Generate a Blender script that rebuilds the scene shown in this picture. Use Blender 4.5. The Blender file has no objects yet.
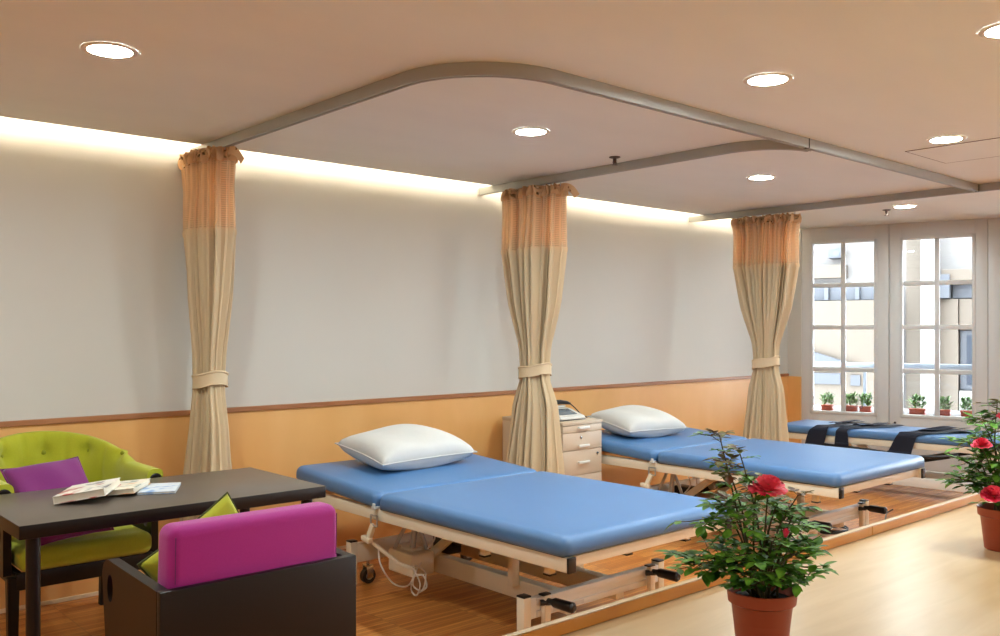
import bpy, bmesh, math, random
from mathutils import Vector, Matrix
PI = math.pi
random.seed(7)
COL = bpy.context.scene.collection

# ------------------------------------------------------------------ helpers
def lin(c):
    return tuple((x/255/12.92 if x/255 <= 0.04045 else ((x/255+0.055)/1.055)**2.4) for x in c) + (1,)

def new_mat(name):
    m = bpy.data.materials.new(name); m.use_nodes = True
    return m, m.node_tree, m.node_tree.nodes['Principled BSDF']

def N(nt, kind, **kw):
    n = nt.nodes.new(kind)
    for k, v in kw.items():
        if k in n.inputs: n.inputs[k].default_value = v
        else: setattr(n, k, v)
    return n

def mat(name, col, rough=0.5, var=0.06, scale=6.0, metal=0.0, bump=0.0, bscale=120.0, coat=0.0, sheen=0.0, stretch=None, spec=0.5, trans=0.0):
    """plain surface with a little procedural colour variation"""
    m, nt, p = new_mat(name)
    tc = N(nt, 'ShaderNodeTexCoord'); mp = N(nt, 'ShaderNodeMapping')
    if stretch: mp.inputs['Scale'].default_value = stretch
    nt.links.new(tc.outputs['Object'], mp.inputs[0])
    nz = N(nt, 'ShaderNodeTexNoise'); nz.inputs['Scale'].default_value = scale; nz.inputs['Detail'].default_value = 4
    nt.links.new(mp.outputs[0], nz.inputs['Vector'])
    c = lin(col)
    mx = N(nt, 'ShaderNodeMix', data_type='RGBA')
    mx.inputs[6].default_value = tuple(x*(1-var) for x in c[:3])+(1,)
    mx.inputs[7].default_value = tuple(min(1, x*(1+var)) for x in c[:3])+(1,)
    nt.links.new(nz.outputs['Fac'], mx.inputs[0]); nt.links.new(mx.outputs[2], p.inputs['Base Color'])
    p.inputs['Roughness'].default_value = rough; p.inputs['Metallic'].default_value = metal
    p.inputs['Specular IOR Level'].default_value = spec
    if coat: p.inputs['Coat Weight'].default_value = coat; p.inputs['Coat Roughness'].default_value = .15
    if sheen: p.inputs['Sheen Weight'].default_value = sheen; p.inputs['Sheen Roughness'].default_value = .5
    if bump:
        b = N(nt, 'ShaderNodeBump'); b.inputs['Strength'].default_value = bump; b.inputs['Distance'].default_value = .004
        n2 = N(nt, 'ShaderNodeTexNoise'); n2.inputs['Scale'].default_value = bscale; n2.inputs['Detail'].default_value = 2
        nt.links.new(mp.outputs[0], n2.inputs['Vector']); nt.links.new(n2.outputs['Fac'], b.inputs['Height'])
        nt.links.new(b.outputs[0], p.inputs['Normal'])
    return m

def wood(name, c1, c2, rough=.4, stretch=(1, 12, 12), scale=3.0, coat=0.0):
    m, nt, p = new_mat(name)
    tc = N(nt, 'ShaderNodeTexCoord'); mp = N(nt, 'ShaderNodeMapping'); mp.inputs['Scale'].default_value = stretch
    nt.links.new(tc.outputs['Object'], mp.inputs[0])
    nz = N(nt, 'ShaderNodeTexNoise'); nz.inputs['Scale'].default_value = scale; nz.inputs['Detail'].default_value = 6
    nz.inputs['Distortion'].default_value = .6
    nt.links.new(mp.outputs[0], nz.inputs['Vector'])
    cr = N(nt, 'ShaderNodeValToRGB'); cr.color_ramp.elements[0].position = .3; cr.color_ramp.elements[1].position = .7
    cr.color_ramp.elements[0].color = lin(c1); cr.color_ramp.elements[1].color = lin(c2)
    nt.links.new(nz.outputs['Fac'], cr.inputs[0]); nt.links.new(cr.outputs[0], p.inputs['Base Color'])
    p.inputs['Roughness'].default_value = rough
    if coat: p.inputs['Coat Weight'].default_value = coat; p.inputs['Coat Roughness'].default_value = .12
    return m

def emit(name, col, strength):
    m, nt, p = new_mat(name)
    p.inputs['Base Color'].default_value = lin(col)
    p.inputs['Emission Color'].default_value = lin(col); p.inputs['Emission Strength'].default_value = strength
    return m

def BM(): return bmesh.new()

def box(bm, x0, x1, y0, y1, z0, z1, bev=0, M=None, seg=2):
    t = bmesh.new()
    bmesh.ops.create_cube(t, size=1)
    for v in t.verts:
        v.co = Vector(((x0+x1)/2+v.co.x*(x1-x0), (y0+y1)/2+v.co.y*(y1-y0), (z0+z1)/2+v.co.z*(z1-z0)))
    if bev: bmesh.ops.bevel(t, geom=t.edges[:], offset=bev, segments=seg, profile=.5, affect='EDGES')
    merge(bm, t, M)

def merge(bm, t, M=None):
    if M is not None: bmesh.ops.transform(t, matrix=M, verts=t.verts)
    me = bpy.data.meshes.new('tmp'); t.to_mesh(me); t.free(); bm.from_mesh(me); bpy.data.meshes.remove(me)

def bar(bm, a, b, w, h, bev=.003, up=(0, 0, 1)):
    """rectangular bar from a to b; w across, h along up"""
    a = Vector(a); b = Vector(b); d = b-a; L = d.length; d.normalize()
    u = Vector(up); s = d.cross(u)
    if s.length < 1e-4: s = d.cross(Vector((1, 0, 0)))
    s.normalize(); u = s.cross(d)
    M = Matrix((( d.x, s.x, u.x, (a.x+b.x)/2), (d.y, s.y, u.y, (a.y+b.y)/2), (d.z, s.z, u.z, (a.z+b.z)/2), (0, 0, 0, 1)))
    box(bm, -L/2, L/2, -w/2, w/2, -h/2, h/2, bev, M)

def lathe(bm, prof, n=32, loc=(0, 0, 0), M=None, cap=True):
    t = bmesh.new(); rings = []
    for r, z in prof:
        rings.append([t.verts.new((r*math.cos(2*PI*i/n), r*math.sin(2*PI*i/n), z)) for i in range(n)])
    for a, b in zip(rings, rings[1:]):
        for i in range(n): t.faces.new((a[i], a[(i+1) % n], b[(i+1) % n], b[i]))
    if cap:
        t.faces.new(rings[0][::-1]); t.faces.new(rings[-1])
    bmesh.ops.translate(t, vec=loc, verts=t.verts)
    bmesh.ops.recalc_face_normals(t, faces=t.faces)
    merge(bm, t, M)

def frame_of(d):
    d = Vector(d).normalized(); u = Vector((0, 0, 1)) if abs(d.z) < .95 else Vector((1, 0, 0))
    s = d.cross(u).normalized(); return s, s.cross(d)

def tube(bm, pts, r, n=8, closed=False):
    """round tube through pts; r number or list"""
    pts = [Vector(p) for p in pts]; t = bmesh.new(); rings = []; L = len(pts)
    s0 = None
    for i, p in enumerate(pts):
        if closed: d = pts[(i+1) % L]-pts[i-1]
        else: d = pts[min(i+1, L-1)]-pts[max(i-1, 0)]
        if d.length < 1e-9: d = Vector((0, 0, 1))
        d.normalize()
        if s0 is None: s, u = frame_of(d)
        else:
            s = (s0-d*s0.dot(d)); s = s.normalized() if s.length > 1e-6 else frame_of(d)[0]; u = s.cross(d)
        s0 = s
        rr = r[i] if isinstance(r, (list, tuple)) else r
        rings.append([t.verts.new(p+s*rr*math.cos(2*PI*k/n)+u*rr*math.sin(2*PI*k/n)) for k in range(n)])
    pairs = list(zip(rings, rings[1:]))+([(rings[-1], rings[0])] if closed else [])
    for a, b in pairs:
        for i in range(n): t.faces.new((a[i], a[(i+1) % n], b[(i+1) % n], b[i]))
    if not closed: t.faces.new(rings[0][::-1]); t.faces.new(rings[-1])
    bmesh.ops.recalc_face_normals(t, faces=t.faces)
    merge(bm, t)

def cyl(bm, a, b, r, n=20): tube(bm, [a, b], r, n)

def spline(pts, n=6):
    pts = [Vector(p) for p in pts]; out = []
    P = [pts[0]]+pts+[pts[-1]]
    for i in range(1, len(P)-2):
        for k in range(n):
            t = k/n
            a, b, c, d = P[i-1], P[i], P[i+1], P[i+2]
            out.append(.5*((2*b)+(c-a)*t+(2*a-5*b+4*c-d)*t*t+(3*b-a-3*c+d)*t**3))
    out.append(pts[-1]); return out

def grid(bm, f, nu, nv, closed_u=False, thick=0.0):
    """surface f(u,v), u,v in 0..1"""
    t = bmesh.new()
    R = [[t.verts.new(f(i/nu, j/nv)) for i in range(nu if closed_u else nu+1)] for j in range(nv+1)]
    m = nu if closed_u else nu
    for j in range(nv):
        for i in range(m):
            a = R[j][i]; b = R[j][(i+1) % len(R[j])]; c = R[j+1][(i+1) % len(R[j])]; d = R[j+1][i]
            t.faces.new((a, b, c, d))
    if thick: bmesh.ops.solidify(t, geom=t.faces[:], thickness=thick)
    merge(bm, t)

def obj(name, bm, material, parent=None, smooth=True, angle=40, loc=None):
    me = bpy.data.meshes.new(name)
    bmesh.ops.remove_doubles(bm, verts=bm.verts, dist=1e-6)
    bm.to_mesh(me); bm.free()
    if smooth:
        me.polygons.foreach_set('use_smooth', [True]*len(me.polygons))
        try: me.set_sharp_from_angle(angle=math.radians(angle))
        except Exception: pass
    for mm in (material if isinstance(material, (list, tuple)) else [material]): me.materials.append(mm)
    o = bpy.data.objects.new(name, me); COL.objects.link(o)
    if parent is not None: o.parent = parent
    if loc is not None: o.location = loc
    return o

def tag(o, label=None, cat=None, group=None, kind=None):
    if label: o['label'] = label
    if cat: o['category'] = cat
    if group: o['group'] = group
    if kind: o['kind'] = kind
    return o

def thing(name, label, cat, loc=(0, 0, 0), rz=0, group=None):
    o = bpy.data.objects.new(name, None); COL.objects.link(o)
    o.empty_display_size = .1
    o.location = loc; o.rotation_euler = (0, 0, rz)
    return tag(o, label, cat, group)

def struct(name, bm, m, parent=None, **k):
    o = obj(name, bm, m, parent, **k)
    if parent is None: o['kind'] = 'structure'
    return o

def copy_tree(o, label=None, loc=None, rz=None, parent=None):
    c = o.copy(); COL.objects.link(c)
    if parent is not None: c.parent = parent
    if label: c['label'] = label
    if loc is not None: c.location = loc
    if rz is not None: c.rotation_euler = (0, 0, rz)
    for ch in list(o.children): copy_tree(ch, parent=c)
    return c

# ------------------------------------------------------------------ materials
M = {}
M['ceiling'] = mat('ceiling_paint', (236, 238, 230), .75, .05, 1.2, stretch=(1, 2.5, 1))
M['wall'] = mat('wall_paint', (206, 203, 195), .8, .02, 2)
M['white'] = mat('white_gloss_paint', (208, 208, 206), .4, .02, 3)
M['panel'] = wood('orange_veneer', (226, 170, 100), (236, 184, 118), .45, (1.5, 1.5, .6), 1.6)
M['rail'] = wood('brown_rail', (150, 96, 56), (172, 116, 74), .45, (1, 10, 10), 3)
M['base'] = mat('baseboard_paint', (236, 214, 178), .5)
M['lip'] = wood('lip_wood', (184, 114, 36), (204, 138, 52), .4, (1, 10, 10), 3)
M['counter'] = wood('counter_birch', (174, 144, 102), (188, 160, 120), .31, (1, 7, 7), 2.2)
M['cream'] = mat('cream_metal', (236, 228, 206), .38, .04, 5)
M['whitemetal'] = mat('white_metal', (230, 231, 226), .35, .03, 5)
M['alu'] = mat('aluminium', (176, 176, 172), .38, .05, 8, metal=.6, stretch=(1, 20, 20))
M['track'] = mat('track_aluminium', (170, 170, 164), .45, .04, 6, metal=.2)
M['black'] = mat('black_plastic', (26, 25, 27), .35, .1, 10)
M['bronze'] = mat('dull_bronze', (96, 78, 68), .4, .05, 6, metal=.4)
M['chrome'] = mat('chrome', (200, 200, 200), .2, .03, 4, metal=1)
M['blue'] = mat('blue_vinyl', (76, 120, 170), .4, .04, 5, bump=.06, bscale=260, spec=.6)
M['pillow'] = mat('pillow_cotton', (204, 202, 198), .9, .04, 9, bump=.6, bscale=11)
M['magenta'] = mat('magenta_wool', (160, 28, 126), .9, .08, 160, bump=.25, bscale=600, sheen=.2)
M['purple'] = mat('purple_cloth', (112, 16, 100), .85, .08, 90, bump=.2, bscale=400, sheen=.2)
M['lime'] = mat('lime_wool', (164, 166, 28), .9, .08, 120, bump=.2, bscale=500, sheen=.15)
M['limedark'] = mat('lime_piping', (70, 74, 20), .8)
M['limebutton'] = mat('lime_button', (140, 142, 24), .8)
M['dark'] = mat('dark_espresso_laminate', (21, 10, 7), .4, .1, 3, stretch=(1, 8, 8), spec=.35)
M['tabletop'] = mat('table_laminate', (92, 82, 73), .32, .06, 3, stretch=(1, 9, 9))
M['cabinet'] = mat('cabinet_laminate', (196, 178, 156), .5, .03, 4)
M['cabinetfront'] = mat('cabinet_front', (208, 190, 168), .45, .03, 4)
M['gap'] = mat('dark_gap', (60, 50, 42), .8)
M['straps'] = mat('navy_webbing', (20, 26, 44), .85, .15, 60, bump=.3, bscale=300)
M['terracotta'] = mat('terracotta_plastic', (150, 60, 30), .45, .06, 8)
M['soil'] = mat('soil', (38, 28, 20), .95, .4, 60, bump=1, bscale=80)
M['stem'] = mat('rose_stem', (78, 70, 36), .6, .3, 40)
M['paper'] = mat('book_paper', (226, 218, 200), .8, .05, 200, stretch=(1, 1, 30))
M['cable'] = mat('white_cable', (226, 222, 214), .4)
M['device'] = mat('device_shell', (214, 212, 206), .4)
M['deviceglass'] = mat('device_screen', (92, 104, 112), .2)
M['groove'] = mat('panel_groove', (112, 90, 74), .8)
M['lightring'] = mat('light_ring', (226, 214, 196), .4)
M['lamp'] = emit('lamp_diffuser', (236, 251, 252), 400.0)
M['cove'] = emit('cove_tube', (255, 243, 222), 30.0)

def leaf_mat(name, c1, c2):
    m, nt, p = new_mat(name)
    geo = N(nt, 'ShaderNodeTexCoord'); nz = N(nt, 'ShaderNodeTexNoise'); nz.inputs['Scale'].default_value = 28
    nt.links.new(geo.outputs['Object'], nz.inputs['Vector'])
    cr = N(nt, 'ShaderNodeValToRGB'); cr.color_ramp.elements[0].position = .34; cr.color_ramp.elements[1].position = .66
    cr.color_ramp.elements[0].color = lin(c1); cr.color_ramp.elements[1].color = lin(c2)
    nt.links.new(nz.outputs['Fac'], cr.inputs[0]); nt.links.new(cr.outputs[0], p.inputs['Base Color'])
    p.inputs['Roughness'].default_value = .55; p.inputs['Specular IOR Level'].default_value = .25
    return m
M['leaf'] = leaf_mat('rose_leaf', (36, 86, 16), (110, 162, 48))
M['leafred'] = leaf_mat('young_rose_leaf', (96, 52, 28), (116, 124, 44))
M['leafpale'] = leaf_mat('pot_foliage', (76, 112, 56), (116, 146, 88))
M['petal'] = leaf_mat('rose_petal', (222, 42, 76), (244, 104, 122))

# sheer curtain mesh: woven grid that lets some light through
def sheer():
    m, nt, p = new_mat('peach_sheer_mesh')
    nt.nodes.remove(p); out = nt.nodes['Material Output']
    tc = N(nt, 'ShaderNodeTexCoord')
    br = N(nt, 'ShaderNodeTexBrick', offset=0.0); br.inputs['Scale'].default_value = 1
    br.inputs['Brick Width'].default_value = .012; br.inputs['Row Height'].default_value = .012
    br.inputs['Mortar Size'].default_value = .003; br.inputs['Mortar Smooth'].default_value = .4
    nt.links.new(tc.outputs['UV'], br.inputs['Vector'])
    d = N(nt, 'ShaderNodeBsdfDiffuse'); d.inputs[0].default_value = lin((252, 224, 186))
    t = N(nt, 'ShaderNodeBsdfTranslucent'); t.inputs[0].default_value = lin((252, 226, 190))
    tr = N(nt, 'ShaderNodeBsdfTransparent')
    m1 = N(nt, 'ShaderNodeMixShader'); m1.inputs[0].default_value = .55
    nt.links.new(d.outputs[0], m1.inputs[1]); nt.links.new(t.outputs[0], m1.inputs[2])
    mr = N(nt, 'ShaderNodeMapRange'); mr.inputs[3].default_value = .46; mr.inputs[4].default_value = .26
    nt.links.new(br.outputs['Fac'], mr.inputs[0])
    m2 = N(nt, 'ShaderNodeMixShader'); nt.links.new(mr.outputs[0], m2.inputs[0])
    nt.links.new(m1.outputs[0], m2.inputs[1]); nt.links.new(tr.outputs[0], m2.inputs[2])
    nt.links.new(m2.outputs[0], out.inputs[0]); return m
M['sheer'] = sheer()

def drape(name, col, tl):
    m, nt, p = new_mat(name)
    out = nt.nodes['Material Output']; nt.nodes.remove(p)
    tc = N(nt, 'ShaderNodeTexCoord'); nz = N(nt, 'ShaderNodeTexNoise'); nz.inputs['Scale'].default_value = 220
    nt.links.new(tc.outputs['Object'], nz.inputs['Vector'])
    mx = N(nt, 'ShaderNodeMix', data_type='RGBA'); c = lin(col)
    mx.inputs[6].default_value = tuple(x*.93 for x in c[:3])+(1,); mx.inputs[7].default_value = c
    nt.links.new(nz.outputs['Fac'], mx.inputs[0])
    d = N(nt, 'ShaderNodeBsdfDiffuse'); t = N(nt, 'ShaderNodeBsdfTranslucent')
    nt.links.new(mx.outputs[2], d.inputs[0]); nt.links.new(mx.outputs[2], t.inputs[0])
    m1 = N(nt, 'ShaderNodeMixShader'); m1.inputs[0].default_value = tl
    nt.links.new(d.outputs[0], m1.inputs[1]); nt.links.new(t.outputs[0], m1.inputs[2])
    nt.links.new(m1.outputs[0], out.inputs[0]); return m
M['drape'] = drape('beige_curtain_cloth', (226, 204, 168), .2)
M['header'] = drape('curtain_header_tape', (222, 184, 142), .2)
M['tie'] = drape('curtain_tieback_cloth', (224, 202, 168), .05)

def glass():
    m, nt, p = new_mat('window_glass'); out = nt.nodes['Material Output']; nt.nodes.remove(p)
    tr = N(nt, 'ShaderNodeBsdfTransparent'); tr.inputs[0].default_value = (.97, .98, .98, 1)
    gl = N(nt, 'ShaderNodeBsdfGlossy'); gl.inputs['Roughness'].default_value = .02
    fr = N(nt, 'ShaderNodeFresnel'); fr.inputs[0].default_value = 1.35
    mx = N(nt, 'ShaderNodeMixShader'); nt.links.new(fr.outputs[0], mx.inputs[0])
    nt.links.new(tr.outputs[0], mx.inputs[1]); nt.links.new(gl.outputs[0], mx.inputs[2])
    nt.links.new(mx.outputs[0], out.inputs[0]); return m
M['glass'] = glass()

def floor_mat():
    m, nt, p = new_mat('strip_parquet')
    tc = N(nt, 'ShaderNodeTexCoord')
    br = N(nt, 'ShaderNodeTexBrick', offset=.37, offset_frequency=1, squash=1.0)
    br.inputs['Scale'].default_value = 1; br.inputs['Brick Width'].default_value = .38; br.inputs['Row Height'].default_value = .024
    br.inputs['Mortar Size'].default_value = .0008; br.inputs['Bias'].default_value = 0
    br.inputs['Color1'].default_value = lin((176, 100, 38)); br.inputs['Color2'].default_value = lin((216, 148, 76))
    br.inputs['Mortar'].default_value = lin((96, 54, 28))
    nt.links.new(tc.outputs['Object'], br.inputs['Vector'])
    mp = N(nt, 'ShaderNodeMapping'); mp.inputs['Scale'].default_value = (2, 40, 1)
    nt.links.new(tc.outputs['Object'], mp.inputs[0])
    nz = N(nt, 'ShaderNodeTexNoise'); nz.inputs['Scale'].default_value = 3; nz.inputs['Detail'].default_value = 5
    nt.links.new(mp.outputs[0], nz.inputs['Vector'])
    mr = N(nt, 'ShaderNodeMapRange'); mr.inputs[1].default_value = .3; mr.inputs[2].default_value = .7; mr.inputs[3].default_value = .78; mr.inputs[4].default_value = 1.15
    nt.links.new(nz.outputs['Fac'], mr.inputs[0])
    mx = N(nt, 'ShaderNodeMix', data_type='RGBA', blend_type='MULTIPLY'); mx.inputs[0].default_value = 1
    nt.links.new(br.outputs['Color'], mx.inputs[6]); nt.links.new(mr.outputs[0], mx.inputs[7])
    nt.links.new(mx.outputs[2], p.inputs['Base Color'])
    p.inputs['Roughness'].default_value = .36
    return m
M['floor'] = floor_mat()

# ------------------------------------------------------------------ room shell
WY = 5.04           # long wall
CZ = 2.45           # dropped ceiling
CE = 4.885          # its edge beside the light cove
WANG = math.atan2(.29, 1.0)
WL = Vector((-math.sin(WANG)*-1, -math.cos(WANG), 0))  # direction along the window wall, away from the corner
W0 = Vector((8.477, 5.04, 0))
WN = Vector((math.cos(WANG), math.sin(WANG), 0))        # outward normal
def W(u, n, z): return W0+WL*u+WN*n+Vector((0, 0, z))

bm = BM(); box(bm, -3.2, 11.2, -3.2, 5.2, -.1, 0); struct('floor', bm, M['floor'], smooth=False)
bm = BM(); box(bm, -3.0, 8.62, WY, WY+.12, 0, 2.8); struct('wall_back', bm, M['wall'], smooth=False)
bm = BM(); box(bm, -3.12, -3.0, -3.0, 5.16, 0, 2.8); struct('wall_left', bm, M['wall'], smooth=False)
bm = BM(); box(bm, -3.0, 11.0, -3.12, -3.0, 0, 2.8); struct('wall_front', bm, M['wall'], smooth=False)
# dropped ceiling, follows the slanted window wall
bm = BM()
pts = [(-3.0, -3.0), (8.477+.29*(5.04+3.0), -3.0), (8.477+.29*(5.04-CE), CE), (-3.0, CE)]
v0 = [bm.verts.new((x, y, CZ)) for x, y in pts]; v1 = [bm.verts.new((x, y, CZ+.04)) for x, y in pts]
bm.faces.new(v0[::-1]); bm.faces.new(v1)
for i in range(4): bm.faces.new((v0[i], v0[(i+1) % 4], v1[(i+1) % 4], v1[i]))
struct('ceiling', bm, M['ceiling'], smooth=False)
bm = BM(); box(bm, -3.1, 11.1, -3.1, 5.16, 2.8, 2.88); struct('ceiling_upper', bm, M['wall'], smooth=False)
# wainscot with brown rail
bm = BM(); box(bm, -3.0, 8.5, WY-.012, WY, .022, .93); struct('trim_wainscot', bm, M['panel'], smooth=False)
bm = BM(); box(bm, -3.0, 8.5, WY-.026, WY, .93, .958, .003); struct('trim_rail', bm, M['rail'], smooth=False)
bm = BM(); box(bm, -3.0, 8.5, WY-.018, WY, 0, .022, .003); struct('baseboard_back', bm, M['base'], smooth=False)
# short return between the long wall and the window leaves
bm = BM(); box(bm, 8.515, 8.60, 4.885, WY-.001, .93, 2.449); struct('wall_return', bm, M['wall'], smooth=False)
bm = BM(); box(bm, 8.503, 8.60, 4.885, WY-.001, .06, .93); struct('trim_return', bm, M['panel'], smooth=False)
# cove light tube lying on the ceiling edge
bm = BM(); box(bm, -2.9, 8.4, CE-.09, CE-.05, CZ+.072, CZ+.108, .008)
box(bm, -2.9, 8.4, CE-.085, CE-.055, CZ+.04, CZ+.072)
tag(obj('cove_light', bm, M['cove']), 'long warm light strip hidden in the gap above the ceiling edge', 'light')

# window leaves ----------------------------------------------------------
def leaf(n, u0, u1, p0, p1, latch=False):
    """one white full-height leaf with a 2 x 4 glazed opening"""
    r = bpy.data.objects.new('window_%d' % n, None); COL.objects.link(r); r['kind'] = 'structure'; r.location = W(u0, 0, 0)
    r.rotation_euler = (0, 0, math.atan2(WL.y, WL.x))
    g = .0025; T = .05
    z0, z1 = .590, 2.287
    b = BM()
    # local x along the wall, local y = outward (rotated frame has y to the left of x)
    w = u1-u0; a0, a1 = p0-u0, p1-u0
    def bx(x0, x1, za, zb, ya=0, yb=T, bev=.003): box(b, x0, x1, ya, yb, za, zb, bev)
    bx(g, a0-.02, 0.005, 2.448); bx(a1+.02, w-g, 0.005, 2.448)
    bx(a0-.02, a1+.02, 0.005, z0-.02, bev=0); bx(a0-.02, a1+.02, z1+.02, 2.448, bev=0)
    obj('window_frame', b, M['white'], r)
    b = BM()   # moulded sash lip around the glass
    for (xa, xb, za, zb) in ((a0-.03, a0, z0-.03, z1+.03), (a1, a1+.03, z0-.03, z1+.03), (a0-.03, a1+.03, z0-.03, z0), (a0-.03, a1+.03, z1, z1+.03)):
        bx(xa, xb, za, zb, -.008, T-.005, .004)
    bx(-.012, .012, 0.005, 2.448, T+.001, T+.012)   # backing strip added behind the joint to block leaking sky light
    # glazing bars
    cm = (a0+a1)/2
    bx(cm-.022, cm+.022, z0, z1, .008, T-.012, .005)
    for zc in (1.01, 1.437, 1.862): bx(a0, a1, zc-.021, zc+.021, .010, T-.014, .005)
    obj('window_sash', b, M['white'], r)
    b = BM(); box(b, a0-.005, a1+.005, .026, .030, z0-.005, z1+.005); obj('window_pane', b, M['glass'], r, smooth=False)
    if latch:
        b = BM(); lathe(b, [(.012, 0), (.012, .012), (.008, .02)], 12, M=Matrix.Translation((.055, 0, .505)) @ Matrix.Rotation(PI/2, 4, 'X'))
        obj('latch', b, M['black'], r)
    return r
# rotated frame check: local +y must be outward
rot_y = Vector((-WL.y, WL.x, 0))
leaf(1, .155, .999, .276, .861)
leaf(2, .999, 1.855, 1.125, 1.723, latch=True)
k = 3; u = 1.855
while u < 7.6:
    leaf(k, u, u+.86, u+.126, u+.73); k += 1; u += .86
bm = BM(); b0 = W(u, 0, 0); 
box(bm, 0, 1.6, 0, .05, 0, 2.448, 0, Matrix.Translation(b0) @ Matrix.Rotation(math.atan2(WL.y, WL.x), 4, 'Z'))
struct('wall_right', bm, M['wall'], smooth=False)
bm = BM()
box(bm, 0, 8.3, 0.0, .05, 2.449, 2.8, 0, Matrix.Translation(W(.0, .001, 0)) @ Matrix.Rotation(math.atan2(WL.y, WL.x), 4, 'Z'))
struct('wall_lintel', bm, M['wall'], smooth=False)

# ------------------------------------------------------------------ ceiling fittings
def lab(n): return n
lights = [(1.15, 3.45, 'round downlight at the far left, alone above the lime armchair and desk'),
          (3.31, 2.05, 'round downlight on the near side of the long curtain track, biggest of the pair there'),
          (3.26, 3.41, 'round downlight inside the first curtain bay, above the nearest blue bed'),
          (5.07, 2.05, 'round downlight next to the square access hatch in the ceiling'),
          (5.41, 3.40, 'round downlight inside the second curtain bay, above the bed with the second pillow'),
          (7.58, 3.40, 'round downlight nearest the windows, above the strapped bed'),
          (3.375, 1.15, 'round downlight cut off by the upper right edge of the picture'),
          (1.1, -1.2, None), (3.3, -1.2, None), (5.2, -1.2, None), (7.3, -1.2, None), (-1, .6, None), (-1, 3.0, None)]  # entries without a label: unseen downlights added as extra room light
first = None
for i, (x, y, L) in enumerate(lights):
    L = L or 'extra round downlight added in the ceiling outside the picture'
    if first is None:
        r = thing('ceiling_downlight', L, 'ceiling light', (x, y, CZ), 0, 'recessed ceiling downlights')
        b = BM(); lathe(b, [(.098, -.0005), (.098, -.004), (.092, -.007), (.078, -.006), (.076, -.002), (.076, -.0005)], 40, cap=False); obj('trim_ring', b, M['lightring'], r)
        b = BM(); lathe(b, [(.0765, -.0015), (.0765, -.0035), (.05, -.0045), (.001, -.005)], 40); obj('diffuser', b, M['lamp'], r)
        first = r
    else: copy_tree(first, L, (x, y, CZ))
def sprinkler(x, y, L):
    r = thing('fire_sprinkler', L, 'sprinkler', (x, y, CZ), 0, 'ceiling fire sprinklers')
    b = BM(); lathe(b, [(.034, -.0005), (.034, -.004), (.02, -.009), (.012, -.009)], 24); obj('escutcheon', b, M['bronze'], r)
    b = BM(); lathe(b, [(.011, -.008), (.011, -.026), (.007, -.03), (.007, -.04)], 16)
    tube(b, [(.011, 0, -.024), (.016, 0, -.035), (.004, 0, -.046)], .0025, 6); tube(b, [(-.011, 0, -.024), (-.016, 0, -.035), (-.004, 0, -.046)], .0025, 6)
    obj('body', b, M['bronze'], r)
    b = BM(); lathe(b, [(.006, -.044), (.017, -.047), (.018, -.049), (.004, -.05)], 20); obj('deflector', b, M['bronze'], r)
sprinkler(4.12, 3.585, 'small fire sprinkler beside the middle curtain track')
sprinkler(7.70, 3.61, 'small fire sprinkler close to the window wall, beyond the last track')
r = thing('access_hatch', 'flush square access hatch with a thin outline in the ceiling near a downlight', 'hatch', (5.52, 2.08, CZ))
b = BM()
for (x0, x1, y0, y1) in ((-.275, .275, .265, .269), (-.275, .275, -.269, -.265), (-.279, -.275, -.269, .269), (.275, .279, -.269, .269)): box(b, x0, x1, y0, y1, -.003, -.0003)
obj('joint_line', b, M['groove'], r, smooth=False)
b = BM(); box(b, -.275, .275, -.265, .265, -.0025, -.0003); obj('hatch_panel', b, M['ceiling'], r, smooth=False)

# curtain tracks -----------------------------------------------------------
def sweep_track(b, path, w=.032, z0=CZ-.052, z1=CZ-.0005):
    """box channel with a slot underneath, swept in plan along path"""
    P = [Vector((p[0], p[1], 0)) for p in path]
    prof = [(-w/2, z1), (w/2, z1), (w/2, z0), (.006, z0), (.006, z0+.01), (-.006, z0+.01), (-.006, z0), (-w/2, z0)]
    t = bmesh.new(); rings = []
    for i, p in enumerate(P):
        d = (P[min(i+1, len(P)-1)]-P[max(i-1, 0)]).normalized(); s = Vector((d.y, -d.x, 0))
        rings.append([t.verts.new((p.x+s.x*o, p.y+s.y*o, z)) for o, z in prof])
    n = len(prof)
    for a, c in zip(rings, rings[1:]):
        for i in range(n): t.faces.new((a[i], a[(i+1) % n], c[(i+1) % n], c[i]))
    t.faces.new(rings[0][::-1]); t.faces.new(rings[-1])
    bmesh.ops.recalc_face_normals(t, faces=t.faces); merge(b, t)
def arc(cx, cy, r, a0, a1, n=16): return [(cx+r*math.cos(math.radians(a0+(a1-a0)*i/n)), cy+r*math.sin(math.radians(a0+(a1-a0)*i/n))) for i in range(n+1)]
FY = 2.55
r = thing('curtain_track', 'long grey curtain track running from the left curtain round a curved corner along all bays', 'curtain track', (2.14, FY, CZ), 0, 'ceiling curtain tracks')
def off(path): return [(x-2.14, y-FY) for x, y in path]
b = BM(); sweep_track(b, off([(2.14, WY-.002), (2.14, 4.2), (2.14, 3.4)]+arc(2.56, FY+.42, .42, 180, 270)+[(3.4, FY), (4.498, FY)]), z0=-.052, z1=-.0005)
obj('rail', b, M['track'], r)
b = BM(); sweep_track(b, off([(4.502, FY), (5.6, FY), (6.82, FY)]), z0=-.052, z1=-.0005); obj('rail', b, M['track'], r)
b = BM(); box(b, 2.356, 2.364, -.0175, .0175, -.053, -.0004); obj('joint_cover', b, M['gap'], r)
b = BM(); box(b, 4.68, 4.688, -.0175, .0175, -.053, -.0004); obj('end_cap', b, M['black'], r)
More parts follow.
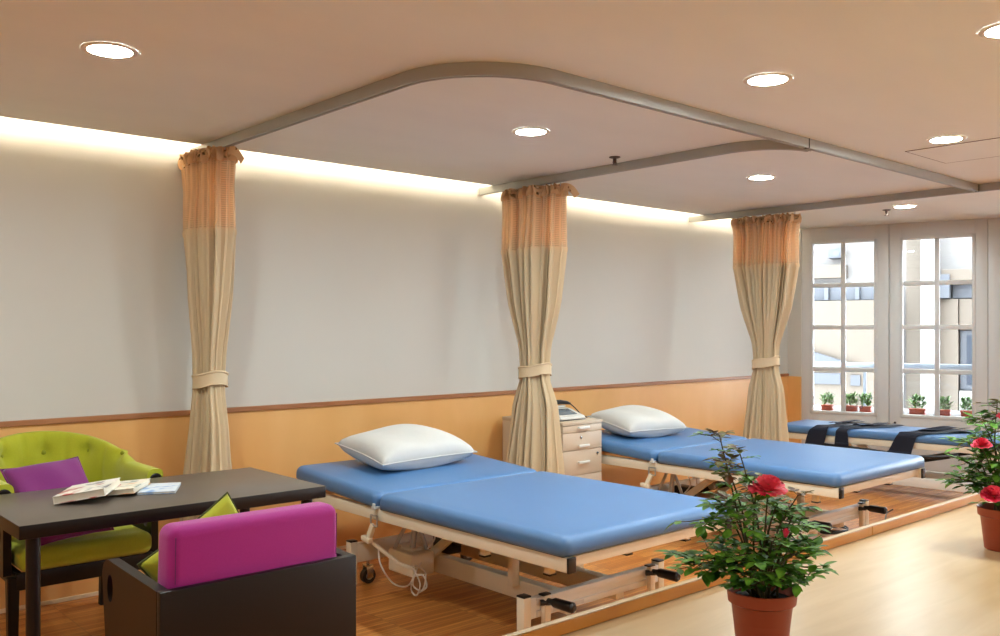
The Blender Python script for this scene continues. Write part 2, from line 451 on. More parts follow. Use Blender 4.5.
for (x, L, path) in ((4.30, 'grey curtain track above the middle curtain, curving into the long front track',
                      [(4.30, WY-.002), (4.30, 4.0), (4.30, 3.3)]+arc(4.64, FY+.034+.34, .34, 180, 262)),
                     (6.83, 'grey curtain track above the curtain by the window, running straight past the long front track',
                      [(6.83, WY-.002), (6.84, 4.0), (6.846, 1.6)])):
    r = thing('curtain_track', L, 'curtain track', (x, 3.0, CZ), 0, 'ceiling curtain tracks')
    b = BM(); sweep_track(b, [(p[0]-x, p[1]-3.0) for p in path], z0=-.052, z1=-.0005); obj('rail', b, M['track'], r)
    b = BM(); box(b, -.022, .022, WY-3.004, WY-3.0005, -.06, 0); obj('wall_bracket', b, M['lightring'], r)

# ------------------------------------------------------------------ curtains
def curtain(x, y, L, wtop, wmid, wwaist, wbot, seed, flap=True, zb=.16, flare=0.0):
    rnd = random.Random(seed)
    r = thing('hospital_curtain', L, 'curtain', (x, y, 0), 0, 'gathered bay curtains')
    ph = [rnd.uniform(-.5, .5) for _ in range(40)]; am = [rnd.uniform(.55, 1.1) for _ in range(40)]
    n = 19
    zt, zs, zw = CZ-(.105 if flap is False or x > 4 else .085), 1.955, 1.13
    K = [(zb, wbot*1.04, wbot*.8), (.5, wbot, wbot*.75), (.9, wbot*.62+wwaist*.38, wbot*.5), (1.08, wwaist*1.02, wwaist*.85), (1.16, wwaist*1.02, wwaist*.85), (1.3, wwaist*1.1, wwaist*.9),
         (1.6, wwaist+(wmid-wwaist)*.60, wwaist*.9+(wmid*.66-wwaist*.9)*.6), (1.95, wmid, wmid*.66), (2.2, wmid*1.03, wmid*.6), (zt, wtop, wtop*.55), (2.6, wtop, wtop*.5)]
    def dims(z):
        for a, c in zip(K, K[1:]):
            if z <= c[0]:
                t = max(0, (z-a[0])/(c[0]-a[0])); return a[1]+(c[1]-a[1])*t, a[2]+(c[2]-a[2])*t
        return K[-1][1:]
    def f(tt, z, grow=0.0, fold=1.0):
        wy, wx = dims(z)
        q = tt*n; kk = int(min(q, n-1e-6)); e = max(0.0, 1-(2*tt-1)**2)**.5
        # the sheet runs back and forth between the two sides of the bundle
        s = math.sin(2*PI*q+ph[kk % 40]*.3)
        sharp = math.copysign(abs(s)**.7, s)
        xx = (wx/2*(.25+.75*e)+grow)*sharp*fold*(am[kk] if kk not in (0, n-1) else .9)
        yy = (wy/2+grow)*(2*tt-1)+.012*math.sin(2*PI*q*2+kk)*min(1, wy/.3)
        xx += .01*math.sin(z*2.3+tt*9+seed)
        yy += .006*math.sin(z*4+tt*23+seed)*min(1, wy/.4)
        return Vector((xx, yy, z))
    # real stiff edge: uv for the mesh grid
    def sheet(name, za, zb_, nv, m, uv=False, nu=304, fold=1.0):
        b = BM(); grid(b, lambda u, v: f(u, za+(zb_-za)*v, 0, fold), nu, nv)
        o = obj(name, b, m, r, angle=180)
        if uv:
            me = o.data; ul = me.uv_layers.new(name='UVMap')
            for lp in me.loops:
                i = lp.vertex_index; ul.data[lp.index].uv = ((i % (nu+1))/nu*1.9, me.vertices[i].co.z)
        return o
    sheet('fabric_panel', zb, zs, 40, M['drape'])
    sheet('mesh_panel', zs-.002, zt-.028, 14, M['sheer'], True)
    # seam hem between mesh and cloth, and gathered header tape
    b = BM(); grid(b, lambda u, v: f(u, zs-.02+.03*v, .0025), 304, 2); obj('seam_hem', b, M['drape'], r, angle=180)
    b = BM()
    def hd(u, v):
        p = f(u, zt-.042+.07*v, .004)
        p.x += .010*math.sin(u*n*2*PI*2.37+v*3+seed)*(1-.5*v); p.z += .008*math.sin(u*n*PI*3.1+seed)+.004*math.sin(u*n*PI*7.3)
        p.y += .008*math.sin(u*n*2*PI*1.63+v*4); return p
    grid(b, hd, 420, 5, thick=.003)
    if flap:   # free end of the header tape drooping off the last glider
        e0 = f(0, zt); 
        P = spline([(e0.x*.5, e0.y+.05, zt+.012), (e0.x*.5+.01, e0.y-.02, zt+.016), (.03, e0.y-.06, zt-.005), (.05, e0.y-.085, zt-.05)], 5)
        def fl(u, v):
            q = u*(len(P)-1); i = min(int(q), len(P)-2); p = P[i].lerp(P[i+1], q-i)
            d = (P[i+1]-P[i]).normalized(); up = Vector((0, -d.z, d.y)).normalized()
            if up.z < 0: up = -up
            return p+up*(v-.5)*.05
        grid(b, fl, 20, 3, thick=.004)
    obj('header_tape', b, M['header'], r, angle=180)
    # gliders under the track
    for k in range(9):
        tt = .04+.92*k/8; p = f(tt, zt)
        b = BM(); box(b, -.003, .003, p.y-.003, p.y+.003, zt+.02, CZ-.042, .001); obj('glider', b, M['white'], r)
    # tieback: cloth band round the waist
    wy, wx = dims(zw); b = BM()
    A = [(wx/2+.012, wy/2+.010)]
    def tb(u, v):
        a = 2*PI*u; c_, s_ = math.cos(a), math.sin(a)
        rr = 1+.02*math.sin(5*a+seed)
        return Vector((A[0][0]*rr*math.copysign(abs(c_)**.8, c_), A[0][1]*rr*math.copysign(abs(s_)**.8, s_), zw-.034+.068*v-.02*s_+.004*math.sin(3*a)))
    grid(b, tb, 64, 5, closed_u=True, thick=.006); 
    tb2 = lambda u: tb(u, 1)+Vector((0, 0, .002))
    obj('tieback', b, M['tie'], r, angle=60)
    b = BM(); tube(b, [tb(i/48, 1.0)*1.0 for i in range(48)], .006, 6, True); tube(b, [tb(i/48, 0.0) for i in range(48)], .004, 6, True)
    obj('tieback_piping', b, M['tie'], r)
    return r
curtain(2.14, 4.81, 'beige tied curtain with peach top hanging behind the dark desk', .42, .36, .175, .34, 3)
curtain(4.30, 4.46, 'beige tied curtain with peach top hanging in front of the drawer cabinet', .54, .50, .20, .45, 11)
curtain(6.835, 4.25, 'beige tied curtain with peach top hanging nearest the windows', .60, .54, .195, .38, 23, flap=False)

# ------------------------------------------------------------------ beds
def rounded_slab(b, x0, x1, y0, y1, z0, z1, rad=.03, crown=.006, corner=.05):
    """upholstered slab: rounded plan corners, soft top edge"""
    t = bmesh.new(); pl = []
    for (cx, cy, a) in ((x1-corner, y1-corner, 0), (x0+corner, y1-corner, 90), (x0+corner, y0+corner, 180), (x1-corner, y0+corner, 270)):
        for k in range(7):
            an = math.radians(a+90*k/6); pl.append((cx, cy, math.cos(an), math.sin(an), corner))
    h = z1-z0; rings = []
    prof = [(.012, z0), (0.0, z0+.010)]+[(0, z0+h*.45)]
    for k in range(1, 7):
        an = PI/2*k/6; prof.append((rad*(1-math.cos(an)), z1-rad+rad*math.sin(an)))
    prof += [(rad+.06, z1+crown*.6), (rad+.14, z1+crown)]
    for ins, z in prof:
        ring = []
        for cx, cy, c, s, cr in pl:
            rr = cr-ins
            if rr >= 0: ring.append(t.verts.new((cx+c*rr, cy+s*rr, z)))
            else:
                ring.append(t.verts.new((cx+rr*(1 if c > .01 else (-1 if c < -.01 else 0))*1.0 if False else cx+math.copysign(-rr, -(1 if cx > (x0+x1)/2 else -1))*1.0 if True else 0, cy+math.copysign(-rr, -(1 if cy > (y0+y1)/2 else -1)), z)))
        rings.append(ring)
    n = len(pl)
    for a, c in zip(rings, rings[1:]):
        for i in range(n):
            try: t.faces.new((a[i], a[(i+1) % n], c[(i+1) % n], c[i]))
            except ValueError: pass
    t.faces.new(rings[0][::-1]); t.faces.new(rings[-1])
    bmesh.ops.remove_doubles(t, verts=t.verts, dist=1e-5)
    bmesh.ops.recalc_face_normals(t, faces=t.faces)
    merge(b, t)

def caster(parent, x, y, ztop, r=.042):
    b = BM(); tube(b, [(x, y-.016, r), (x, y+.016, r)], r, 24)
    w = obj('caster', b, M['black'], parent)
    b = BM(); cyl(b, (x, y-.019, r), (x, y+.019, r), r*.5, 16); obj('hub', b, M['alu'], w)
    b = BM(); box(b, x-.02, x+.02, y-.026, y-.02, r-.01, r*2+.02, .002); box(b, x-.02, x+.02, y+.02, y+.026, r-.01, r*2+.02, .002)
    box(b, x-.022, x+.022, y-.026, y+.026, r*2+.014, r*2+.022, .002); cyl(b, (x, y, r*2+.02), (x, y, ztop), .009, 12); obj('fork', b, M['chrome'], w)

def make_bed(label):
    r = thing('treatment_bed', label, 'bed', (3.18, 3.60, 0), 0, 'wide blue treatment beds')
    hx, y0, y1, hy = .59, -1.085, 1.10, .25
    b = BM(); rounded_slab(b, -hx, hx, y0, hy-.004, .505, .584, .04); obj('mattress', b, M['blue'], r, angle=60)
    ML = Matrix.Translation((0, hy, .505)) @ Matrix.Rotation(math.radians(3.4), 4, 'X') @ Matrix.Translation((0, -hy, -.505))
    b = BM(); rounded_slab(b, -hx, hx, hy+.004, y1, .505, .584, .04); bmesh.ops.transform(b, matrix=ML, verts=b.verts); obj('head_mattress', b, M['blue'], r, angle=60)
    # upper frame
    b = BM()
    for s in (-1, 1): box(b, s*(hx-.045) - .022, s*(hx-.045)+.022, y0+.012, y1-.05, .44, .50, .004)
    b2 = b
    obj('side_rail', b2, M['cream'], r)
    for ya_ in (y0+.03, hy-.06, y1-.10, -.45):
        b = BM(); box(b, -hx+.068, hx-.068, ya_, ya_+.04, .452, .496, .003); obj('cross_rail', b, M['cream'], r)
    for s in (-1, 1):
        b = BM(); box(b, s*(hx-.045)-.0225, s*(hx-.045)+.0225, y0, y0+.012, .438, .502, .003); obj('end_cap', b, M['black'], r)
        b = BM(); box(b, s*(hx-.045)-.0225, s*(hx-.045)+.0225, y1-.05, y1-.04, .438, .502, .003); obj('end_cap', b, M['black'], r)
    # thin plywood boards below the two mattresses
    b = BM(); box(b, -hx+.02, hx-.02, y0+.03, hy-.01, .4995, .506, .001); obj('base_board', b, M['black'], r)
    b = BM(); box(b, -hx+.02, hx-.02, hy+.01, y1-.02, .4995, .506, .001); bmesh.ops.transform(b, matrix=ML, verts=b.verts); obj('base_board', b, M['rail'], r)
    # backrest ratchet: clip, bracket and bent handle on the left rail
    b = BM(); box(b, -hx-.006, -hx+.03, hy+.005, hy+.035, .50, .515, .002); box(b, -hx-.004, -hx+.008, hy+.012, hy+.028, .512, .53, .002); obj('hinge_clip', b, M['white'], r)
    b = BM()
    for yy in (hy-.005, hy+.05): cyl(b, (-hx+.004, yy, .415), (-hx+.004, yy, .47), .005, 8)
    cyl(b, (-hx+.004, hy-.005, .468), (-hx+.004, hy+.05, .468), .005, 8); cyl(b, (-hx+.004, hy-.005, .417), (-hx+.004, hy+.05, .417), .005, 8)
    obj('ratchet_bracket', b, M['alu'], r)
    b = BM()
    bar(b, (-hx+.005, hy+.03, .42), (-hx+.005, hy+.075, .335), .022, .03); bar(b, (-hx-.004, hy+.11, .345), (-hx-.004, hy+.04, .335), .03, .024)
    bar(b, (-hx+.01, hy+.075, .335), (-hx+.12, hy-.03, .215), .024, .016); bar(b, (-hx+.12, hy-.03, .215), (-hx+.18, hy-.08, .185), .02, .014)
    obj('release_lever', b, M['cream'], r)
    # lower frame
    lx, ya, yb = .465, -.715, .67
    for sx in (-1, 1):
        for yy in (ya, yb):
            b = BM(); box(b, sx*lx-.022, sx*lx+.022, yy-.024, yy+.024, .012, .247, .003); p = obj('leg', b, M['cream'], r)
            b = BM(); box(b, sx*lx-.0225, sx*lx+.0225, yy-.0245, yy+.0245, .247, .255, .002); obj('leg_cap', b, M['black'], p)
            b = BM(); lathe(b, [(.024, 0), (.024, .008), (.014, .013)], 20, (sx*lx, yy, 0)); obj('foot_pad', b, M['black'], p)
    b = BM(); box(b, -lx+.022, lx-.022, yb-.02, yb+.02, .13, .235, .004); obj('head_beam', b, M['cream'], r)
    # foot beam: aluminium channel with two grooves
    b = BM(); box(b, -lx+.022, lx-.022, ya-.014, ya+.02, .145, .235, .003)
    box(b, -lx+.06, lx-.022, ya-.022, ya-.013, .205, .235, .003); box(b, -lx+.06, lx-.022, ya-.022, ya-.013, .15, .178, .003)
    obj('foot_beam', b, M['whitemetal'], r)
    b = BM(); box(b, -lx+.16, -lx+.36, ya-.0235, ya-.0215, .156, .172); obj('rating_plate', b, M['white'], r)
    b = BM(); box(b, -.17, -.11, ya+.02, yb-.02, .10, .195, .005); obj('long_beam', b, M['cream'], r)
    b = BM(); box(b, .17, .23, ya+.02, yb-.02, .10, .195, .005); obj('long_beam', b, M['cream'], r)
    # lifting arms between the beams and the top
    for xx in (-.2, .26):
        b = BM(); bar(b, (xx, .34, .17), (xx, -.06, .46), .03, .045); obj('lift_arm', b, M['cream'], r)
        b = BM(); bar(b, (xx, -.36, .17), (xx, -.36, .46), .035, .045); obj('lift_arm', b, M['cream'], r)
    b = BM(); cyl(b, (.03, .45, .2), (.03, .05, .33), .028, 20); cyl(b, (.03, .1, .315), (.03, -.14, .395), .012, 14); box(b, -.02, .08, .38, .52, .15, .25, .008)
    obj('lift_actuator', b, M['black'], r)
    b = BM(); cyl(b, (-.1, .12, .31), (.1, .12, .31), .018, 16); cyl(b, (-.12, .12, .31), (-.09, .12, .31), .028, 16); obj('pivot_shaft', b, M['alu'], r)
    # little stop blocks hanging below the top frame
    for (xx, yy) in ((-.47, -.88), (.04, -.87), (-.47, -.46), (.47, -.88)):
        b = BM(); box(b, xx-.018, xx+.018, yy-.018, yy+.018, .385, .455, .003); p = obj('stop_block', b, M['cream'], r)
        b = BM(); box(b, xx-.021, xx+.021, yy-.021, yy+.021, .378, .386, .002); obj('rubber_tip', b, M['black'], p)
    # control box and its looped flex
    b = BM(); box(b, -.37, -.22, .24, .46, .115, .235, .012, seg=3); box(b, -.33, -.26, .3, .4, .234, .25, .004); p = obj('control_box', b, M['cream'], r)
    b = BM(); cyl(b, (-.30, .33, .25), (-.27, .33, .45), .016, 14); bar(b, (-.37, .40, .24), (-.29, .36, .42), .014, .02); bar(b, (-.25, .27, .24), (-.28, .33, .42), .014, .02); obj('box_hanger', b, M['alu'], p)
    for k, pts in enumerate(([(-.40, .50, .25), (-.42, .46, .16), (-.41, .36, .075), (-.38, .27, .07), (-.35, .24, .13)],
                             [(-.36, .235, .16), (-.37, .17, .10), (-.37, .20, .035), (-.36, .26, .05), (-.36, .24, .12), (-.35, .17, .14), (-.35, .14, .09), (-.36, .19, .05)],
                             [(-.35, .235, .18), (-.35, .15, .16), (-.36, .16, .07), (-.37, .23, .08), (-.36, .22, .15), (-.34, .20, .20)],
                             [(-.30, .30, .44), (-.27, .22, .40), (-.25, .20, .32), (-.26, .25, .25)])):
        b = BM(); tube(b, spline(pts, 6), .0045, 6); obj('flex', b, M['cable'], r)
    # castor jacks with black grips at the foot end
    for xx in (-.365, .365):
        b = BM(); box(b, xx-.018, xx+.018, ya-.05, ya-.022, .10, .245, .003); box(b, xx-.012, xx+.012, ya-.048, ya-.024, .05, .10, .002); p = obj('jack_bracket', b, M['cream'], r)
        b = BM(); box(b, xx-.03, xx+.02, ya-.05, ya-.018, .246, .254, .002); cyl(b, (xx-.03, ya-.03, .215), (xx+.01, ya-.055, .215), .014, 12); obj('jack_plate', b, M['black'], p)
        b = BM(); tube(b, [(xx, ya-.05, .222), (xx, ya-.075, .222), (xx+.002, ya-.09, .222), (xx+.01, ya-.19, .220), (xx+.011, ya-.20, .220)], [.012, .014, .022, .024, .014], 14); obj('grip', b, M['black'], p)
        b = BM(); cyl(b, (xx-.012, ya-.036, .032), (xx+.012, ya-.036, .032), .032, 20); obj('jack_wheel', b, M['black'], p)
    caster(r, -.36, yb, .13); caster(r, .36, yb, .13)
    return r
bed1 = make_bed('wide blue treatment bed nearest the desk, hiding the foot of the middle curtain')
bed2 = copy_tree(bed1, 'wide blue treatment bed beside the drawer cabinet, behind the rose pot', (5.505, 3.67, 0))

# narrow bed by the window
r = thing('treatment_couch', 'narrow blue treatment couch with navy straps along the window wall', 'bed', (7.83, 3.50, 0), math.radians(6))
b = BM(); rounded_slab(b, -.31, .31, -1.0, 1.05, .48, .55, .032); obj('mattress', b, M['blue'], r, angle=60)
b = BM()
for s in (-1, 1): box(b, s*.27-.02, s*.27+.02, -.97, 1.0, .425, .478, .004)
obj('side_rail', b, M['cream'], r)
b = BM()
for yy in (-.93, -.2, .4, .95): box(b, -.25, .25, yy-.02, yy+.02, .43, .47, .003)
obj('cross_rail', b, M['cream'], r)
for s in (-1, 1):
    for yy in (-.72, .72):
        b = BM(); box(b, s*.29-.022, s*.29+.022, yy-.022, yy+.022, .012, .14, .003); p = obj('leg', b, M['whitemetal'], r)
        b = BM(); lathe(b, [(.024, 0), (.024, .008), (.014, .013)], 20, (s*.29, yy, 0)); obj('foot_pad', b, M['black'], p)
    b = BM(); box(b, s*.2-.025, s*.2+.025, -.95, .85, .10, .18, .004); obj('base_beam', b, M['whitemetal'], r)
    b = BM(); bar(b, (s*.16, -.82, .2), (s*.16, -.62, .44), .03, .07); obj('lift_arm', b, M['whitemetal'], r)
    b = BM(); bar(b, (s*.16, .3, .2), (s*.16, .5, .44), .03, .07); obj('lift_arm', b, M['whitemetal'], r)
for yy in (-.72, .72):
    b = BM(); box(b, -.27, .27, yy-.02, yy+.02, .10, .16, .004); obj('end_beam', b, M['whitemetal'], r)
b = BM(); cyl(b, (0, .3, .2), (0, -.35, .36), .028, 18); cyl(b, (0, -.3, .35), (0, -.55, .40), .013, 12); box(b, -.05, .05, .2, .36, .14, .25, .01); obj('lift_actuator', b, M['black'], r)
b = BM(); tube(b, spline([(-.3, -.5, .40), (-.32, -.2, .37), (-.31, .2, .385), (-.3, .6, .40)], 6), .014, 8); tube(b, spline([(-.3, -.7, .42), (-.3, -.62, .34), (-.28, -.5, .39)], 6), .01, 8); obj('cable_bundle', b, M['black'], r)
b = BM(); box(b, -.24, -.2, -.9, -.72, .30, .40, .004); cyl(b, (-.26, -.81, .35), (-.2, -.81, .35), .02, 14); obj('pivot_plate', b, M['whitemetal'], r)
couch = r

# navy straps draped over the couch
def strap(y, L, w, skew, tail, back=.1, ruck=0.0, sd=1, slant=.05):
    rr = thing('body_strap', L, 'strap', couch.matrix_basis @ Vector((0, 0, .55)) if False else (7.83, 3.50, 0), math.radians(6), 'navy straps on the couch')
    rn = random.Random(sd)
    P = spline([(-.335, y+slant, .55-.08-tail), (-.331, y+slant*.3, .50), (-.325, y, .535), (-.295, y+skew*.1, .559), (-.2, y+skew*.3, .563), (-.05, y+skew*.7, .565+ruck), (back, y+skew, .563)], 5)
    b = BM()
    def f(u, v):
        q = u*(len(P)-1); i = min(int(q), len(P)-2); p = P[i].lerp(P[i+1], q-i)
        return p+Vector((0, (v-.5)*w*(1+.15*math.sin(u*7+sd)), .004*math.sin(u*17+v*4+sd)*(1 if u > .4 else 0)+.003))
    grid(b, f, 40, 6, thick=-.005); obj('webbing', b, M['straps'], rr, angle=70)
    b = BM()
    def g(u, v):
        p = f(.62+u*.36, .2+.6*v); p.z += .012+.012*math.sin(u*9+sd)*math.sin(v*PI); p.x += .05; p.y += .06*u; return p
    grid(b, g, 16, 5, thick=-.006); obj('folded_tail', b, M['straps'], rr, angle=70)
    b = BM(); z = .55-.08-tail
    box(b, -.342, -.330, y+slant-w*.48, y+slant+w*.48, z+.0, z+.03, .003); obj('stitched_end', b, M['straps'], rr)
strap(.63, 'wide navy strap draped over the couch, the one nearest the curtain', .15, -.26, .10, .14, .012, 1)
strap(.43, 'narrow navy strap draped over the couch, between the two wide straps', .11, -.30, .07, .2, .0, 2, 0)
strap(-.12, 'wide navy strap draped over the couch, the one nearest the rose in front', .19, -.36, .10, .17, .014, 3, .07)

# coiled black flex on the floor by the second bed
b = BM()
pts = []
for k in range(40):
    a = k*.55; pts.append((5.95+.13*math.cos(a)+.01*math.sin(k), 3.17+.08*math.sin(a), .012+.002*(k % 7)))
pts += [(6.1, 3.0, .01), (6.3, 2.95, .008), (6.55, 3.08, .008), (6.72, 3.15, .03), (6.8, 3.14, .05)]
tube(b, spline(pts, 3), .006, 6)
tag(obj('power_flex', b, M['black']), 'thin black flex coiled on the floor below the bed by the rose pot', 'cable')

# ------------------------------------------------------------------ pillows and cushions
def pillow(b, w, d, h, n=26, pinch=.12, sag=0.0, rim=0.0):
    """closed pillow shape in local XY, thickness along Z"""
    def f(side):
        def g(u, v):
            x = 2*u-1; y = 2*v-1
            ex = (1-abs(x)**2.6); ey = (1-abs(y)**2.6)
            z = side*h/2*(max(0, ex)*max(0, ey))**.42
            px = x*w/2*(1-pinch*(1-abs(x))*0-pinch*(1-y*y)*.0-pinch*.5*(1-y*y)*(abs(x)**4)); py = y*d/2*(1-pinch*.5*(1-x*x)*(abs(y)**4))
            z += .012*h/.1*math.sin(5*x+2*y)*ex*ey*.6+sag*x*x
            return Vector((px, py, z))
        return g
    grid(b, f(1), n, n); grid(b, f(-1), n, n)
    bmesh.ops.remove_doubles(b, verts=b.verts, dist=1e-4); bmesh.ops.recalc_face_normals(b, faces=b.faces)
def rim_path(w, d, pinch=.12, n=24):
    P = []
    for (fx, fy) in ((lambda t: t, lambda t: -1), (lambda t: 1, lambda t: t), (lambda t: -t, lambda t: 1), (lambda t: -1, lambda t: -t)):
        for k in range(n):
            t = -1+2*k/n; x, y = fx(t), fy(t)
            P.append(Vector((x*w/2*(1-pinch*.5*(1-y*y)), y*d/2*(1-pinch*.5*(1-x*x)), 0)))
    return P
def place_cushion(name, label, cat, loc, rot, w, d, h, m, pm, group=None, pinch=.12):
    r = thing(name, label, cat, loc, 0, group)
    r.rotation_euler = (Matrix.Rotation(rot[2], 3, 'Z') @ Matrix.Rotation(rot[0], 3, 'X') @ Matrix.Rotation(rot[1], 3, 'Z')).to_euler()
    b = BM(); pillow(b, w, d, h, pinch=pinch); obj('cover', b, m, r, angle=180)
    b = BM(); tube(b, rim_path(w, d, pinch), .004, 6, True); obj('piping', b, pm, r)
    return r
R = math.radians
place_cushion('bed_pillow', 'plump white pillow on the nearest blue bed', 'pillow', (3.17, 4.38, .715), (R(10), R(3), R(0)), .71, .46, .215, M['pillow'], M['pillow'], 'white bed pillows')
place_cushion('bed_pillow', 'plump white pillow on the bed beside the drawer cabinet', 'pillow', (5.37, 4.44, .712), (R(10), R(-5), R(0)), .62, .46, .20, M['pillow'], M['pillow'], 'white bed pillows')

# ------------------------------------------------------------------ drawer cabinet
r = thing('drawer_cabinet', 'beige drawer cabinet with silver handles between the two wide beds', 'cabinet', (4.66, 4.66, 0))
cw, cd, ch = .20, .31, .775
b = BM(); box(b, -cw, cw, -cd+.02, cd, .03, ch-.025, .002); obj('carcass', b, M['cabinet'], r)
b = BM(); box(b, -cw-.004, cw+.004, -cd-.004, cd, ch-.025, ch, .004); obj('top', b, M['cabinet'], r)
b = BM(); box(b, -cw+.02, cw-.02, -cd+.05, cd-.02, 0, .03); obj('plinth', b, M['gap'], r)
zz = ch-.028
for k, h in enumerate((.05, .125, .175, .33)):
    z1, z0 = zz, zz-h+.004; zz -= h
    b = BM(); box(b, -cw+.002, cw-.002, -cd, -cd+.02, z0, z1, .002); p = obj('drawer', b, M['cabinetfront'], r)
    if k < 3:
        hz = z0+(.03 if k == 0 else (.028 if k == 1 else h*.5))
        hz = min(hz, z1-.016)
        b = BM(); box(b, -.055, .055, -cd-.022, -cd-.012, hz-.009, hz+.009, .003)
        box(b, -.05, -.04, -cd-.013, -cd+.001, hz-.006, hz+.006); box(b, .04, .05, -cd-.013, -cd+.001, hz-.006, hz+.006)
        obj('handle', b, M['whitemetal'], p)
    if k in (1, 2):
        lx_ = -.02 if k == 1 else .15
        b = BM(); lathe(b, [(.011, 0), (.011, .004), (.006, .006)], 16, M=Matrix.Translation((lx_, -cd-.0005, z1-.035)) @ Matrix.Rotation(PI/2, 4, 'X')); obj('lock', b, M['chrome'], p)
# therapy device on top, with probe and lead
r = thing('therapy_device', 'small white desktop device with grey sloped panel on the drawer cabinet', 'device', (4.64, 4.55, ch+.0005))
b = BM()
t = bmesh.new()
pr = [(-.13, 0), (.13, 0), (.13, .075), (.02, .07), (-.10, .032), (-.13, .026)]
va = [t.verts.new((-.13, y, z)) for y, z in pr]; vb = [t.verts.new((.13, y, z)) for y, z in pr]
t.faces.new(va); t.faces.new(vb[::-1])
for i in range(6): t.faces.new((va[i], va[(i+1) % 6], vb[(i+1) % 6], vb[i]))
bmesh.ops.recalc_face_normals(t, faces=t.faces); bmesh.ops.bevel(t, geom=t.edges[:], offset=.008, segments=3, affect='EDGES'); merge(b, t)
obj('housing', b, M['device'], r)
b = BM(); bar(b, (0, -.085, .039), (0, .01, .069), .17, .004, .001); obj('panel', b, M['deviceglass'], r)
b = BM(); box(b, -.128, .128, -.128, .128, 0, .006, .002); obj('base', b, M['black'], r)
b = BM(); bar(b, (-.06, .05, .076), (.12, .08, .084), .035, .014, .005); obj('cradle', b, M['device'], r)
r = thing('hand_probe', 'black hand probe with curled lead lying on the white desktop device', 'probe', (4.64, 4.55, ch))
b = BM(); tube(b, [(-.05, .07, .111), (0, .07, .115), (.06, .06, .115), (.12, .05, .108), (.15, .045, .10)], [.012, .018, .017, .013, .007], 12); obj('handle', b, M['black'], r)
b = BM(); tube(b, spline([(.148, .045, .10), (.185, .035, .07), (.20, -.02, .02), (.195, -.08, .006), (.17, -.05, .02), (.155, .02, .03), (.14, .06, .01)], 6), .004, 6); obj('lead', b, M['black'], r)

# ------------------------------------------------------------------ dark desk
r = thing('desk', 'dark brown rectangular desk with books on it between the two armchairs', 'desk', (1.445, 3.785, 0))
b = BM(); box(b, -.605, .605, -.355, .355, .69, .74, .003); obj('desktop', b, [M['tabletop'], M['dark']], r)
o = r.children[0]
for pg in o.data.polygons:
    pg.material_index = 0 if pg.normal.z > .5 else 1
for sx in (-1, 1):
    for sy in (-1, 1):
        b = BM(); cyl(b, (sx*.545, sy*.295, .008), (sx*.545, sy*.295, .69), .024, 24); p = obj('leg', b, M['dark'], r)
        b = BM(); lathe(b, [(.026, 0), (.026, .008)], 20, (sx*.545, sy*.295, 0)); obj('foot_cap', b, M['black'], p)

def book(label, loc, rot, w, d, h, colours, seed):
    rr = thing('book', label, 'book', loc, 0, 'books on the desk')
    rr.rotation_euler = (Matrix.Rotation(rot[2], 3, 'Z') @ Matrix.Rotation(rot[1], 3, 'Y')).to_euler()
    b = BM(); box(b, -w/2+.004, w/2-.003, -d/2+.004, d/2-.004, .003, h-.003); obj('pages', b, M['paper'], rr, smooth=False)
    m, nt, p = new_mat('book_cover'); tc = N(nt, 'ShaderNodeTexCoord'); vo = N(nt, 'ShaderNodeTexNoise'); vo.inputs['Scale'].default_value = 14
    nt.links.new(tc.outputs['Object'], vo.inputs['Vector'])
    cr = N(nt, 'ShaderNodeValToRGB'); e = cr.color_ramp.elements
    e[0].position = .36; e[0].color = lin(colours[1]); e[1].position = .46; e[1].color = lin(colours[0])
    e2 = e.new(.6); e2.color = lin(colours[0]); e3 = e.new(.68); e3.color = lin(colours[2])
    nt.links.new(vo.outputs['Fac'], cr.inputs[0]); nt.links.new(cr.outputs[0], p.inputs['Base Color']); p.inputs['Roughness'].default_value = .35
    b = BM(); box(b, -w/2, w/2, -d/2, d/2, h-.003, h, .0008); box(b, -w/2, w/2, -d/2, d/2, 0, .003, .0008); box(b, -w/2, -w/2+.004, -d/2, d/2, 0, h, .001)
    obj('cover', b, m, rr, smooth=False)
book('thick white book with a red and grey cover picture, nearest the purple cushion', (1.185, 3.80, .7585), (0, R(-8.5), R(-32)), .19, .26, .030, ((232, 226, 214), (176, 70, 60), (120, 116, 120)), 1)
book('white book with an orange cover picture, between the other two books on the desk', (1.335, 3.862, .7485), (0, R(-4.6), R(-36)), .17, .24, .022, ((234, 226, 206), (220, 160, 90), (150, 160, 150)), 2)
book('thin white book with a pale blue cover, furthest from the lime armchair cushion', (1.475, 3.815, .741), (0, 0, R(-28)), .15, .22, .010, ((214, 222, 230), (120, 160, 210), (170, 190, 215)), 3)

# ------------------------------------------------------------------ armchairs
def side_panel(b, x0, x1, outline, hole):
    """flat panel in the YZ plane with an oval hand hole"""
    t = bmesh.new()
    vo_ = [t.verts.new((x0, y, z)) for y, z in outline]; vi = [t.verts.new((x0, y, z)) for y, z in hole]
    es = [t.edges.new((v[i], v[(i+1) % len(v)])) for v in (vo_, vi) for i in range(len(v))]
    bmesh.ops.triangle_fill(t, edges=es, use_beauty=True)
    ex = bmesh.ops.extrude_face_region(t, geom=t.faces[:])
    bmesh.ops.translate(t, vec=(x1-x0, 0, 0), verts=[v for v in ex['geom'] if isinstance(v, bmesh.types.BMVert)])
    bmesh.ops.recalc_face_normals(t, faces=t.faces)
    merge(b, t)
def oval(cy, cz, ry, rz, n=24): return [(cy+ry*math.cos(2*PI*k/n), cz+rz*math.sin(2*PI*k/n)) for k in range(n)]

